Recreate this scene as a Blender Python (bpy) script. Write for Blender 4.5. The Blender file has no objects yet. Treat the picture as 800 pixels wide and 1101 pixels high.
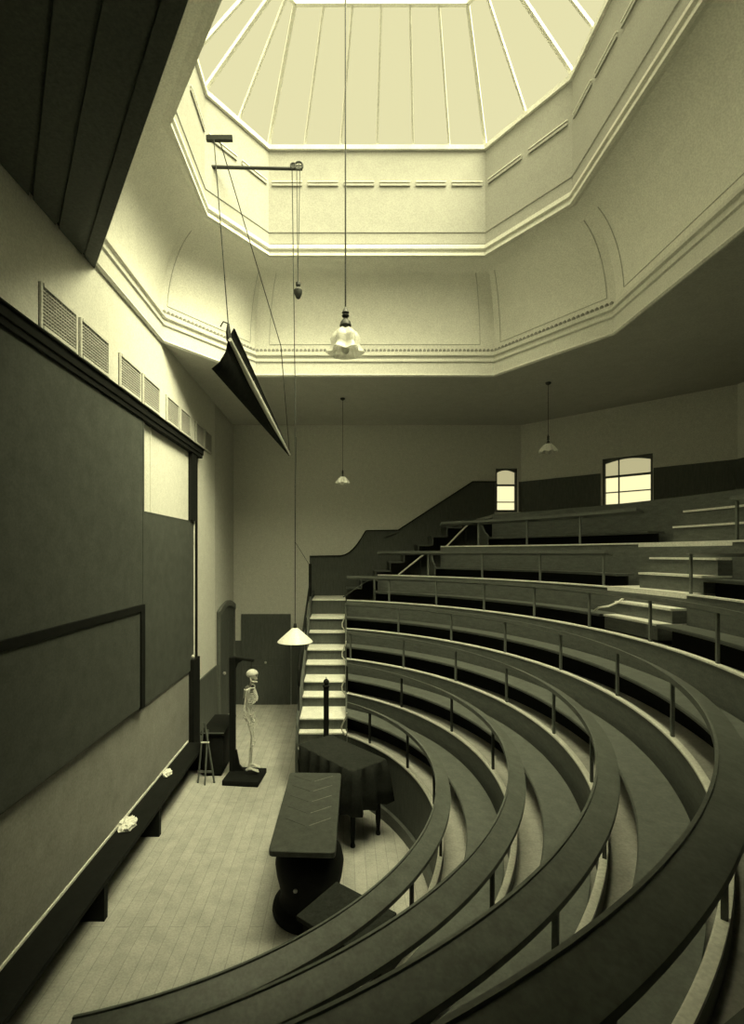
import bpy, bmesh, math, random
from mathutils import Vector, Matrix
random.seed(7)
sc = bpy.context.scene
COL = sc.collection
PI = math.pi
R = math.radians

# ------------------------------------------------------------------ camera frame
EYE = 3.64            # eye height above the arena floor
FPX = 530.0
PX, PY = 369.2, 594.5
def atY(x, y, Y):
    return Vector(((x - PX) / FPX * Y, Y, EYE - (y - PY) / FPX * Y))
def atz(x, y, z):
    Y = FPX * (EYE - z) / (y - PY)
    return Vector(((x - PX) / FPX * Y, Y, z))

# ------------------------------------------------------------------ materials
TINT = (1.0, 0.995, 0.93)
DTINT = (0.95, 1.03, 0.95)
def col(v, t=TINT):
    return (v * t[0], v * t[1], v * t[2], 1)
def mat(name, v, tint=TINT, rough=0.6, var=0.12, scale=6.0, bump=0.0, kind='noise', grain=0.10, metal=0.0, spec=0.3, stretch=(1, 1, 1)):
    m = bpy.data.materials.new(name); m.use_nodes = True
    n = m.node_tree.nodes; l = m.node_tree.links
    b = n['Principled BSDF']
    b.inputs['Roughness'].default_value = rough
    b.inputs['Metallic'].default_value = metal
    b.inputs['Specular IOR Level'].default_value = spec
    tc = n.new('ShaderNodeTexCoord'); mp = n.new('ShaderNodeMapping')
    mp.inputs['Scale'].default_value = stretch
    l.new(tc.outputs['Object'], mp.inputs['Vector'])
    t = n.new('ShaderNodeTexNoise'); t.inputs['Scale'].default_value = scale
    t.inputs['Detail'].default_value = 6; t.inputs['Roughness'].default_value = 0.65
    l.new(mp.outputs['Vector'], t.inputs['Vector'])
    r = n.new('ShaderNodeValToRGB')
    r.color_ramp.elements[0].position = 0.3; r.color_ramp.elements[1].position = 0.7
    r.color_ramp.elements[0].color = col(v * (1 - var), tint)
    r.color_ramp.elements[1].color = col(v * (1 + var), tint)
    l.new(t.outputs['Fac'], r.inputs['Fac'])
    out = r.outputs['Color']
    t2 = n.new('ShaderNodeTexNoise'); t2.inputs['Scale'].default_value = 55; t2.inputs['Detail'].default_value = 3
    l.new(tc.outputs['Object'], t2.inputs['Vector'])
    r2 = n.new('ShaderNodeValToRGB'); r2.color_ramp.elements[0].position = 0.35; r2.color_ramp.elements[1].position = 0.65
    r2.color_ramp.elements[0].color = (1 - grain, 1 - grain, 1 - grain, 1); r2.color_ramp.elements[1].color = (1 + grain, 1 + grain, 1 + grain, 1)
    l.new(t2.outputs['Fac'], r2.inputs['Fac'])
    mg = n.new('ShaderNodeMix'); mg.data_type = 'RGBA'; mg.blend_type = 'MULTIPLY'; mg.inputs[0].default_value = 1
    l.new(out, mg.inputs[6]); l.new(r2.outputs['Color'], mg.inputs[7]); out = mg.outputs[2]
    if kind == 'planks':
        br = n.new('ShaderNodeTexBrick')
        br.inputs['Scale'].default_value = 1.0
        br.inputs['Brick Width'].default_value = 2.4; br.inputs['Row Height'].default_value = 0.13
        br.inputs['Mortar Size'].default_value = 0.004; br.inputs['Bias'].default_value = 0.0
        br.inputs['Color1'].default_value = (0.93, 0.93, 0.93, 1); br.inputs['Color2'].default_value = (1.04, 1.04, 1.04, 1)
        br.inputs['Mortar'].default_value = (0.72, 0.72, 0.72, 1)
        mp2 = n.new('ShaderNodeMapping'); mp2.inputs['Rotation'].default_value = (0, 0, R(90))
        l.new(tc.outputs['Object'], mp2.inputs['Vector']); l.new(mp2.outputs['Vector'], br.inputs['Vector'])
        mx = n.new('ShaderNodeMix'); mx.data_type = 'RGBA'; mx.blend_type = 'MULTIPLY'; mx.inputs[0].default_value = 1
        l.new(out, mx.inputs[6]); l.new(br.outputs['Color'], mx.inputs[7]); out = mx.outputs[2]
    l.new(out, b.inputs['Base Color'])
    if bump:
        bp = n.new('ShaderNodeBump'); bp.inputs['Strength'].default_value = bump; bp.inputs['Distance'].default_value = 0.02
        l.new(t.outputs['Fac'], bp.inputs['Height']); l.new(bp.outputs['Normal'], b.inputs['Normal'])
    return m

def glow(name, c, strength, through=0.0):
    m = bpy.data.materials.new(name); m.use_nodes = True
    n = m.node_tree.nodes; l = m.node_tree.links; n.clear()
    o = n.new('ShaderNodeOutputMaterial'); e = n.new('ShaderNodeEmission')
    e.inputs['Color'].default_value = (*c, 1); e.inputs['Strength'].default_value = strength
    if through:
        t = n.new('ShaderNodeBsdfTransparent'); mx = n.new('ShaderNodeMixShader'); mx.inputs[0].default_value = 1 - through
        l.new(t.outputs[0], mx.inputs[1]); l.new(e.outputs[0], mx.inputs[2]); l.new(mx.outputs[0], o.inputs['Surface'])
    else:
        l.new(e.outputs[0], o.inputs['Surface'])
    return m

def glass_mat(name, v, alpha):
    m = bpy.data.materials.new(name); m.use_nodes = True
    b = m.node_tree.nodes['Principled BSDF']
    b.inputs['Base Color'].default_value = col(v); b.inputs['Roughness'].default_value = 0.15
    b.inputs['Alpha'].default_value = alpha
    return m

M = {}
M['plaster'] = mat('cream_plaster', 0.68, rough=0.9, var=0.05, scale=9, bump=0.05)
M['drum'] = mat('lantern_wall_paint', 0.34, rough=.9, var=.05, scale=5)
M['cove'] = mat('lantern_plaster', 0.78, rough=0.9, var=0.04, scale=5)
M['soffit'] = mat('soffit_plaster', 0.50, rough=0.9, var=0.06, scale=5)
M['wallback'] = mat('distempered_wall', 0.70, rough=0.9, var=0.07, scale=14, bump=0.05)
M['dado'] = mat('dark_panelling', 0.10, DTINT, rough=0.7, var=0.2, scale=5, stretch=(6, 6, 1))
M['wood'] = mat('bench_wood', 0.125, DTINT, rough=0.5, var=0.22, scale=7, stretch=(1, 1, 4))
M['desk'] = mat('desk_wood', 0.13, DTINT, rough=0.42, var=0.22, scale=9)
M['seat'] = mat('seat_wood', 0.118, DTINT, rough=0.5, var=0.2, scale=9)
M['edge'] = mat('worn_edge', 0.72, rough=0.5, var=0.1)
M['footway'] = mat('footway_boards', 0.42, rough=0.7, var=0.15, scale=8)
M['tread'] = mat('scrubbed_treads', 0.78, rough=0.7, var=0.1, scale=9)
M['floor'] = mat('scrubbed_floor', 0.45, rough=0.75, var=0.16, scale=5, kind='planks')
M['board'] = mat('slate_board', 0.075, DTINT, rough=0.75, var=0.14, scale=5, spec=0.15)
M['black'] = mat('ebonised_wood', 0.012, DTINT, rough=0.75, var=0.2, scale=8, spec=0.1)
M['iron'] = mat('black_iron', 0.03, DTINT, rough=0.5, var=0.1)
M['cloth'] = mat('dark_cloth', 0.032, DTINT, rough=0.95, var=0.2, scale=20, spec=0.05)
M['canvas'] = mat('dark_canvas', 0.03, DTINT, rough=0.95, var=0.2, scale=14, spec=0.05)
M['slab'] = mat('slate_slab', 0.065, DTINT, rough=0.5, var=0.25, scale=12)
M['bone'] = mat('bone', 0.66, rough=0.6, var=0.1, scale=30)
M['socket'] = mat('bone_shadowed', 0.05, rough=0.9)
M['standard'] = mat('painted_iron', 0.17, DTINT, rough=.5)
M['paper'] = mat('white_paper', 0.85, rough=0.9, var=0.04)
M['opal'] = mat('opal_glass', 0.85, rough=0.3, var=0.03)
M['frill'] = mat('frilled_glass', 0.85, rough=0.15, var=0.12, scale=25)
M['frill'].node_tree.nodes['Principled BSDF'].inputs['Alpha'].default_value = .55
M['brass'] = mat('pale_metal', 0.7, rough=0.3, var=0.05, metal=0.6)
M['cord'] = mat('dark_cord', 0.04, DTINT, rough=0.9)
M['rail'] = mat('pale_rail', 0.82, rough=0.4, var=0.08)
M['lattice'] = mat('lattice_metal', 0.45, rough=0.8, var=0.05)
M['grille'] = mat('grille_metal', 0.66, rough=0.7, var=0.05)
M['hole'] = mat('duct_dark', 0.02, DTINT, rough=0.9)
M['sky_pane'] = glow('skylight_glass', (1.0, 0.93, 0.5), 0.7, through=0.5)
M['win_pane'] = glow('window_glass', (1.0, 0.92, 0.5), 1.1)

# ------------------------------------------------------------------ mesh builder
class MB:
    def __init__(s): s.v = []; s.f = []
    def add(s, vs, fs):
        o = len(s.v); s.v += [tuple(v) for v in vs]; s.f += [tuple(i + o for i in f) for f in fs]; return s
    def box(s, x0, x1, y0, y1, z0, z1, m=None):
        vs = [Vector((x, y, z)) for x in (x0, x1) for y in (y0, y1) for z in (z0, z1)]
        if m: vs = [m @ v for v in vs]
        return s.add(vs, [(0, 1, 3, 2), (4, 6, 7, 5), (0, 4, 5, 1), (2, 3, 7, 6), (0, 2, 6, 4), (1, 5, 7, 3)])
    def bevbox(s, x0, x1, y0, y1, z0, z1, b=0.01, m=None):
        bm = bmesh.new(); bmesh.ops.create_cube(bm, size=1)
        for v in bm.verts:
            v.co = Vector(((x0 + x1) / 2 + v.co.x * (x1 - x0), (y0 + y1) / 2 + v.co.y * (y1 - y0), (z0 + z1) / 2 + v.co.z * (z1 - z0)))
        bmesh.ops.bevel(bm, geom=bm.edges[:], offset=b, segments=2, affect='EDGES', profile=0.5)
        return s.bm(bm, m)
    def bm(s, bm, m=None):
        bm.verts.index_update()
        s.add([(m @ v.co) if m else v.co.copy() for v in bm.verts], [[v.index for v in f.verts] for f in bm.faces]); bm.free(); return s
    def prism(s, poly, d):            # poly: list of Vectors (planar), d: extrusion vector
        n = len(poly); d = Vector(d)
        vs = [Vector(p) for p in poly] + [Vector(p) + d for p in poly]
        fs = [tuple(range(n))[::-1], tuple(range(n, 2 * n))] + [(i, (i + 1) % n, (i + 1) % n + n, i + n) for i in range(n)]
        return s.add(vs, fs)
    def beam(s, a, b, w, h, up=(0, 0, 1)):
        a = Vector(a); b = Vector(b); t = (b - a).normalized(); u = Vector(up)
        if abs(t.dot(u)) > .99: u = Vector((0, 1, 0))
        sd = t.cross(u).normalized(); u = sd.cross(t)
        p = [a + sd * (w / 2 * i) + u * (h / 2 * j) for i, j in ((-1, -1), (1, -1), (1, 1), (-1, 1))]
        return s.prism(p, b - a)
    def tube(s, pts, r, n=8, cap=True):
        pts = [Vector(p) for p in pts]
        if not hasattr(r, '__len__'): r = [r] * len(pts)
        vs = []; fs = []; prev = None
        for i, p in enumerate(pts):
            t = (pts[min(i + 1, len(pts) - 1)] - pts[max(i - 1, 0)]).normalized()
            if prev is None:
                u = t.orthogonal().normalized()
            else:
                u = (prev - t * prev.dot(t)); u = u.normalized() if u.length > 1e-6 else t.orthogonal().normalized()
            prev = u; w = t.cross(u)
            vs += [p + (u * math.cos(2 * PI * k / n) + w * math.sin(2 * PI * k / n)) * r[i] for k in range(n)]
        for i in range(len(pts) - 1):
            fs += [(i * n + k, i * n + (k + 1) % n, (i + 1) * n + (k + 1) % n, (i + 1) * n + k) for k in range(n)]
        if cap:
            fs.append(tuple(range(n))[::-1]); fs.append(tuple(range((len(pts) - 1) * n, len(pts) * n)))
        return s.add(vs, fs)
    def lathe(s, prof, c=(0, 0, 0), n=24, wav=0.0, nw=8, cap=True):
        c = Vector(c); vs = []; fs = []
        for r, z in prof:
            for k in range(n):
                a = 2 * PI * k / n; rr = r * (1 + wav * math.cos(nw * a))
                vs.append(c + Vector((rr * math.cos(a), rr * math.sin(a), z + wav * .35 * r * math.cos(nw * a))))
        for i in range(len(prof) - 1):
            fs += [(i * n + k, i * n + (k + 1) % n, (i + 1) * n + (k + 1) % n, (i + 1) * n + k) for k in range(n)]
        if cap:
            fs.append(tuple(range(n))[::-1]); fs.append(tuple(range((len(prof) - 1) * n, len(prof) * n)))
        return s.add(vs, fs)
    def ball(s, c, r, sub=2, m=None):
        bm = bmesh.new(); bmesh.ops.create_icosphere(bm, subdivisions=sub, radius=1)
        rr = Vector(r) if hasattr(r, '__len__') else Vector((r, r, r))
        for v in bm.verts: v.co = Vector((v.co.x * rr.x, v.co.y * rr.y, v.co.z * rr.z))
        if m: bmesh.ops.transform(bm, matrix=m, verts=bm.verts[:])
        for v in bm.verts: v.co += Vector(c)
        return s.bm(bm)
    def build(s, name, material, parent=None, smooth=35, weld=False, bevel=0):
        me = bpy.data.meshes.new(name); me.from_pydata(s.v, [], s.f); me.update()
        bm = bmesh.new(); bm.from_mesh(me)
        if weld: bmesh.ops.remove_doubles(bm, verts=bm.verts[:], dist=1e-4)
        bmesh.ops.recalc_face_normals(bm, faces=bm.faces[:]); bm.to_mesh(me); bm.free()
        if smooth:
            for p in me.polygons: p.use_smooth = True
            me.set_sharp_from_angle(angle=R(smooth))
        o = bpy.data.objects.new(name, me); COL.objects.link(o)
        me.materials.append(material)
        if parent:
            o.parent = parent
            o.matrix_parent_inverse = parent.matrix_basis.inverted()
        if bevel:
            b = o.modifiers.new('edge', 'BEVEL'); b.width = bevel; b.segments = 2; b.limit_method = 'ANGLE'
        return o

def tag(o, label=None, cat=None, group=None, kind=None):
    if label: o['label'] = label
    if cat: o['category'] = cat
    if group: o['group'] = group
    if kind: o['kind'] = kind
    return o
def empty(name, loc=(0, 0, 0), label=None, cat=None, group=None, rz=0):
    o = bpy.data.objects.new(name, None); COL.objects.link(o); o.location = loc; o.rotation_euler = (0, 0, rz)
    o.empty_display_size = .1
    return tag(o, label, cat, group)
def struct(mb, name, m, parent=None, **k):
    o = mb.build(name, m, parent, **k)
    if not parent: o['kind'] = 'structure'
    return o

# ------------------------------------------------------------------ room shell
XL = -2.65; YB = 11.87; YF = -2.2; XR = 7.2; ZC = 6.72
CH0 = Vector((4.28, YB, 0)); CHD = Vector((.7133, -.7009, 0)).normalized(); CHL = (XR - CH0.x) / CHD.x
CH1 = CH0 + CHD * CHL
CHN = Vector((-CHD.y, CHD.x, 0))                       # points outwards (up-right)
struct(MB().box(XL - .2, XR + .2, YF - .2, YB + .2, -.2, 0), 'floor', M['floor'])
struct(MB().box(XL - .2, XL, YF - .2, YB + .2, 0, ZC), 'wall_left', M['plaster'])
struct(MB().box(XL, XR + .2, YF - .2, YF, 0, ZC), 'wall_front', M['wallback'])
struct(MB().box(XR, XR + .2, YF, CH1.y, 0, ZC), 'wall_right', M['wallback'])
W1 = (3.67, 4.20, 4.62, 5.68)
b = MB()
b.box(XL, W1[0], YB, YB + .2, 0, ZC); b.box(W1[0], W1[1], YB, YB + .2, 0, W1[2]); b.box(W1[0], W1[1], YB, YB + .2, W1[3], ZC)
b.box(W1[1], CH0.x, YB, YB + .2, 0, ZC)
struct(b, 'wall_back', M['wallback'])
W2 = (1.80, 2.75, 4.62, 5.66)
def chbox(mb, s0, s1, z0, z1, t0=0, t1=.2):
    a = CH0 + CHD * s0 + CHN * t0; c = CH0 + CHD * s1 + CHN * t0
    mb.prism([Vector((p.x, p.y, z)) for p, z in ((a, z0), (c, z0), (c, z1), (a, z1))], CHN * (t1 - t0))
    return mb
b = MB()
chbox(b, 0, W2[0], 0, ZC); chbox(b, W2[0], W2[1], 0, W2[2]); chbox(b, W2[0], W2[1], W2[3], ZC); chbox(b, W2[1], CHL, 0, ZC)
struct(b, 'wall_back_right', M['wallback'])

# octagonal lantern -------------------------------------------------
OCT = [Vector(p) for p in ((-1.51, 8.52), (2.60, 8.52), (3.77, 6.90), (3.77, 3.60), (2.60, 1.98), (-.32, 1.98), (-2.60, 5.21), (-2.60, 7.14))]
def octo(d):
    n = len(OCT); L = []
    for i in range(n):
        a = OCT[i]; c = OCT[(i + 1) % n]; t = (c - a).normalized(); nn = Vector((t.y, -t.x))    # inward normal (clockwise order)
        L.append((a + nn * d, t))
    out = []
    for i in range(n):
        p, t = L[i - 1]; q, u = L[i]
        den = t.x * u.y - t.y * u.x; w = q - p
        k = (w.x * u.y - w.y * u.x) / den
        out.append(p + t * k)
    return out
def oct_sweep(prof, closed=True):
    mb = MB(); vs = []; fs = []; n = 8
    for d, z in prof:
        vs += [Vector((p.x, p.y, z)) for p in octo(d)]
    m = len(prof)
    for i in range(m if closed else m - 1):
        j = (i + 1) % m
        fs += [(i * n + k, i * n + (k + 1) % n, j * n + (k + 1) % n, j * n + k) for k in range(n)]
    return mb.add(vs, fs)
# flat soffit with the octagonal opening
bm = bmesh.new()
outer = [(XL, YF), (XR, YF), (XR, CH1.y), (CH0.x, YB), (XL, YB)]
def loop(pts, z):
    vv = [bm.verts.new((p[0], p[1], z)) for p in pts]
    return [bm.edges.new((vv[i], vv[(i + 1) % len(vv)])) for i in range(len(vv))]
ed = loop(outer, ZC) + loop([(p.x, p.y) for p in octo(-.03)], ZC)
bmesh.ops.triangle_fill(bm, use_beauty=True, use_dissolve=False, edges=ed)
g = bmesh.ops.extrude_face_region(bm, geom=bm.faces[:])
bmesh.ops.translate(bm, verts=[v for v in g['geom'] if isinstance(v, bmesh.types.BMVert)], vec=(0, 0, .12))
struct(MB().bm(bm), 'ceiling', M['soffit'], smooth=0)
# dark timber boxing under the soffit along the near left side of the opening
A_ = OCT[6]; B_ = OCT[5]; t_ = (B_ - A_).normalized(); o_ = Vector((-t_.y, t_.x))
if o_.x > 0: o_ = -o_
def band(d0, d1, z0, z1):
    pts = []
    for d in (d0, d1):
        for q in (A_, B_):
            p = q + o_ * d
            if q is A_: p = p + t_ * ((XL + .005 - p.x) / t_.x)
            else: p = p + t_ * (.2 - d * .0)
            pts.append(p)
    P4 = [pts[0], pts[1], pts[3], pts[2]]
    return MB().prism([Vector((p.x, p.y, z0)) for p in P4], (0, 0, z1 - z0))
b = MB()
for d0, d1, zz in ((.02, .14, 6.66), (.14, .17, 6.68), (.17, .40, 6.655), (.40, .43, 6.68), (.43, .62, 6.65), (.62, .65, 6.68), (.65, 1.25, 6.64)):
    m_ = band(d0, d1, zz, ZC - .001); b.add(m_.v, m_.f)
struct(b, 'trim_13', M['dado'], smooth=0)
# lower cornice : soffit bead, fascia, bed mouldings
struct(oct_sweep([(-.30, 6.84), (-.055, 6.84), (-.055, 6.70), (-.02, 6.69), (.0, 6.715), (-.012, 6.74), (-.012, 6.93), (.012, 6.945), (.012, 6.97), (-.005, 6.985),
                  (-.005, 7.03), (.03, 7.045), (.03, 7.07), (.0, 7.085), (.0, 7.12), (-.06, 7.14), (-.30, 7.14)]), 'trim_1', M['plaster'], smooth=25)
# egg-and-dart ornament row on the cornice
b = MB()
ring = octo(-.028); n_egg = 0
for i in (7, 0, 1):
    a, c = ring[i], ring[(i + 1) % 8]; L = (c - a).length; k = int(L / .068)
    for j in range(k):
        p = a + (c - a) * ((j + .5) / k)
        b.ball((p.x, p.y, 7.145), (.032, .032, .04), 1)
tag(b.build('egg_and_dart_moulding', mat('ornament_plaster', .30, rough=.9)), kind='structure')
# cove
cv = [(-.06 + .71 * (1 - math.cos(t)), 7.14 + 1.24 * math.sin(t)) for t in [PI / 2 * k / 14 for k in range(15)]]
struct(oct_sweep(cv + [(.62, 8.50), (-.2, 8.50), (-.2, 7.14)]), 'ceiling_cove', M['cove'], smooth=30)
# thin panel beads on the cove
b = MB()
for i in (7, 0, 1, 2):
    for (ta, tb) in ((.10, 1.15),):
        P = []
        def cp(k, t):
            return octo(-.06 + .71 * (1 - math.cos(t)) + .004)[k], 7.14 + 1.24 * math.sin(t)
        for e, f in (((i), .06), ((i), .94)):
            line = []
            for q in range(9):
                t = ta + (tb - ta) * q / 8
                a_, z_ = cp(i, t); c_, _ = cp((i + 1) % 8, t)
                p = a_ + (c_ - a_) * f; line.append((p.x, p.y, z_))
            P.append(line)
        b.tube(P[0], .006, 5); b.tube(P[1], .006, 5)
        b.tube([P[0][0], P[1][0]], .006, 5)
tag(b.build('trim_2', mat('bead_plaster', .5, rough=.9)), kind='structure')
# moulded rim at the foot of the lantern
struct(oct_sweep([(.62, 8.37), (.66, 8.35), (.70, 8.36), (.70, 8.40), (.675, 8.415), (.675, 8.45), (.715, 8.46), (.715, 8.50), (.66, 8.53), (.66, 8.57), (.50, 8.57), (.50, 8.40)]), 'trim_3', M['plaster'], smooth=25)
# drum of the lantern, with a narrow sill course
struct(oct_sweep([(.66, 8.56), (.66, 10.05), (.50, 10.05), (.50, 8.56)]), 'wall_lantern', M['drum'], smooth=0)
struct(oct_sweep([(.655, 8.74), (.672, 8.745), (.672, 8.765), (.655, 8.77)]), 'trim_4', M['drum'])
# slot ventilators round the drum
ORDN = ['first', 'second', 'third', 'fourth', 'fifth', 'sixth', 'seventh', 'eighth', 'ninth']
ring = octo(.672)
for i in (6, 7, 0, 1, 2):
    a, c = ring[i], ring[(i + 1) % 8]; L = (c - a).length; k = max(1, round(L / .62)); t = (c - a).normalized()
    for j in range(k):
        s0 = L * (j + .08) / k; s1 = L * (j + .92) / k
        p, q = a + t * s0, a + t * s1
        o = empty('slot_ventilator', (p.x, p.y, 9.5), ORDN[j] + ' slot ventilator on the ' + {6: 'left side wall', 7: 'slanting left wall', 0: 'back wall', 1: 'slanting right wall', 2: 'right side wall'}[i] + ' of lantern, counted ' + {6: 'from the viewer', 7: 'from its left end', 0: 'from its left end', 1: 'from its left end', 2: 'from the back'}[i], 'ventilator', 'slot ventilators round the lantern')
        MB().beam((p.x, p.y, 9.50), (q.x, q.y, 9.50), .02, .035).build('flap', mat('vent_flap', .36, rough=.8) if 'vent_flap' not in bpy.data.materials else bpy.data.materials['vent_flap'], o)
        MB().beam((p.x, p.y, 9.545), (q.x, q.y, 9.545), .03, .012).build('hood', M['cove'], o)
# glazed roof of the lantern
Z0, Z1, D1 = 10.05, 11.2, 1.75
sky = struct(oct_sweep([(.50, 10.05), (.70, 10.05), (.70, 10.12), (.50, 10.12)]), 'window_3', M['plaster'], smooth=0)
r0, r1 = octo(.62), octo(D1)
b = MB()
for i in range(8):
    j = (i + 1) % 8
    b.add([(r0[i].x, r0[i].y, Z0 + .06), (r0[j].x, r0[j].y, Z0 + .06), (r1[j].x, r1[j].y, Z1), (r1[i].x, r1[i].y, Z1)], [(0, 1, 2, 3)])
b.add([(p.x, p.y, Z1) for p in r1], [tuple(range(8))])
b.build('glazing', M['sky_pane'], sky, smooth=0, weld=True)
b = MB()
for i in range(8):
    j = (i + 1) % 8; k = max(2, round((r0[j] - r0[i]).length / .6))
    for q in range(k):
        f = q / k
        a = r0[i] + (r0[j] - r0[i]) * f; c = r1[i] + (r1[j] - r1[i]) * f
        b.beam((a.x, a.y, Z0 + .06), (c.x, c.y, Z1 - .01), .05 if q == 0 else .03, .05)
    b.beam((r1[i].x, r1[i].y, Z1 - .01), (r1[j].x, r1[j].y, Z1 - .01), .05, .06)
b.build('glazing_bars', M['cove'], sky, smooth=0)

# windows -----------------------------------------------------------
def sash_window(name, P, w, h, rows):
    # P(u,v,t): u across, v up, t depth into wall
    def pb(mb, u0, u1, v0, v1, t0, t1):
        mb.prism([P(u0, v0, t0), P(u1, v0, t0), P(u1, v1, t0), P(u0, v1, t0)], P(0, 0, t1) - P(0, 0, t0)); return mb
    f = MB()
    pb(f, 0, .05, 0, h, .05, .13); pb(f, w - .05, w, 0, h, .05, .13); pb(f, .05, w - .05, 0, .06, .05, .13)
    # slightly arched head board
    arch = [P(0, h - .05, .05)] + [P(w * k / 10, h - .05 - .05 * 0 - .06 + .06 * math.sin(PI * k / 10), .05) for k in range(11)][::1]
    top = [P(w * k / 10, h - .12 + .08 * math.sin(PI * k / 10), .05) for k in range(11)]
    f.prism([P(0, h, .05)] + top + [P(w, h, .05)], P(0, 0, .13) - P(0, 0, .05))
    o = struct(f, name, M['wood'], smooth=0)
    s = MB(); pb(s, .05, w - .05, h * .60, h * .60 + .045, .06, .12); s.build('meeting_rail', M['wood'], o, smooth=0)
    for v in rows:
        s = MB(); pb(s, .05, w - .05, v, v + .022, .06, .11); s.build('glazing_bar', M['wood'], o, smooth=0)
    s = MB()
    if w > .7:
        pb(s, .30, .32, .06, h - .05, .06, .11); s.build('glazing_bar', M['wood'], o, smooth=0)
    g = MB(); pb(g, .03, w - .03, .03, h * .61, .115, .12); g.build('pane', M['win_pane'], o, smooth=0)
    g = MB(); pb(g, .03, w - .03, h * .61, h - .01, .10, .105); g.build('pane', glow('upper_glass', (1, .92, .5), .5) if 'upper_glass' not in bpy.data.materials else bpy.data.materials['upper_glass'], o, smooth=0)
    s = MB(); pb(s, -.05, w + .05, -.05, 0, -.07, .13); s.build('window_sill', M['rail'], o, smooth=0)
    return o
sash_window('window_1', lambda u, v, t: Vector((W1[0] + u, YB + t, W1[2] + v)), W1[1] - W1[0], W1[3] - W1[2], [.24])
def P2(u, v, t):
    p = CH0 + CHD * (W2[0] + u) + CHN * t
    return Vector((p.x, p.y, W2[2] + v))
sash_window('window_2', P2, W2[1] - W2[0], W2[3] - W2[2], [.30])

# dado / panelling --------------------------------------------------
def backpoly(pix, Y, zb=0.0, th=.035, name='trim', m=None):
    top = [atY(x, y, Y) for x, y in pix]
    poly = [Vector((top[0].x, Y, zb))] + top + [Vector((top[-1].x, Y, zb))]
    return struct(MB().prism(poly, (0, th, 0)), name, m or M['dado'], smooth=0)
curve = [(333, 598), (366, 597.5)] + [(366 + 27 * math.sin(k / 6 * PI / 2) ** 1.0 * (k / 6) ** .0 if False else 366 + 27 * (k / 6), 597.5 - 26.5 * ((k / 6) ** 1.9)) for k in range(1, 7)] + [(395, 570.5), (428, 570), (508, 518), (533, 518)]
Yd = YB - .04
top = [atY(x, y, Yd) for x, y in curve]
# panelling: stepped top edge; passes under the window to the corner
poly = [Vector((top[0].x, Yd, 0))] + top + [Vector((W1[0] - .02, Yd, top[-1].z)), Vector((W1[0] - .02, Yd, W1[2] - .06)), Vector((W1[1] + .02, Yd, W1[2] - .06)),
        Vector((W1[1] + .02, Yd, top[-1].z)), Vector((CH0.x, Yd, top[-1].z)), Vector((CH0.x, Yd, 0))]
struct(MB().prism(poly, (0, .04, 0)), 'trim_5', M['dado'], smooth=0)
# capping along the stepped top edge
b = MB()
for a, c in zip(top[:-1], top[1:]):
    b.beam(a + Vector((0, -.01, 0)), c + Vector((0, -.01, 0)), .05, .022)
struct(b, 'trim_6', M['black'], smooth=0)
DZ = top[-1].z
b = MB()
chbox(b, 0, W2[0] - .02, 0, DZ, -.04, 0); chbox(b, W2[0] - .02, W2[1] + .02, 0, W2[2] - .06, -.04, 0); chbox(b, W2[1] + .02, CHL, 0, DZ, -.04, 0)
struct(b, 'trim_7', M['dado'], smooth=0)
b = MB(); b.box(XR - .04, XR, YF, CH1.y, 0, DZ)
struct(b, 'trim_8', M['dado'], smooth=0)
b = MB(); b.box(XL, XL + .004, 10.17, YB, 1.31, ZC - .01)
struct(b, 'wall_left_shade', mat('shaded_wall_end', .56, rough=.9, var=.08, scale=9), smooth=0)  # thin added sheet, its darker tone paints the shade at the wall's far end
# low dado at the arena level
b = MB(); b.box(XL, -2.46, YB - .03, YB, 0, 1.53); b.box(-1.25, -.75, YB - .03, YB, 0, 1.55)
struct(b, 'trim_9', M['dado'], smooth=0)
b = MB(); b.box(XL, XL + .03, 8.86, 10.22, 0, 1.31)
struct(b, 'trim_10', M['dado'], smooth=0)

# doors -------------------------------------------------------------
d = struct(MB().box(-2.45, -1.265, YB - .05, YB, 0, 2.17), 'door_1', M['dado'], smooth=0)
for x in (-2.36, -1.80):
    for z0, z1 in ((.2, .95), (1.1, 2.0)):
        b = MB(); b.box(x, x + .44, YB - .062, YB - .045, z0, z1); b.build('panel', M['dado'], d, bevel=.008, smooth=0)
MB().ball((-1.86, YB - .085, 1.02), .03, 2).build('door_handle', M['brass'], d)
d = struct(MB().prism([Vector((XL, 10.28, 0)), Vector((XL, 11.72, 0)), Vector((XL, 11.72, 2.40))] +
                      [Vector((XL, 11.72 - 1.44 * k / 10, 2.40 + .14 * math.sin(PI * k / 10))) for k in range(1, 10)] + [Vector((XL, 10.28, 2.40))], (.05, 0, 0)), 'door_2', M['dado'], smooth=0)
b = MB()
for y in (10.28, 11.66): b.box(XL + .05, XL + .08, y, y + .07, 0, 2.40)
b.build('door_frame', M['wood'], d, smooth=0)
ar = [Vector((XL + .04, 11.74 - 1.48 * k / 12, 2.30 + .16 * math.sin(PI * k / 12))) for k in range(13)]
MB().prism([p + Vector((0, 0, .12)) for p in ar] + ar[::-1], (.05, 0, 0)).build('door_head', M['seat'], d, smooth=0)
for y in (10.42, 11.05):
    MB().box(XL + .045, XL + .06, y, y + .5, .2, 2.15).build('panel', M['dado'], d, bevel=.008, smooth=0)
MB().ball((XL + .09, 10.62, 1.05), .035, 2).build('door_handle', M['brass'], d)

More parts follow.
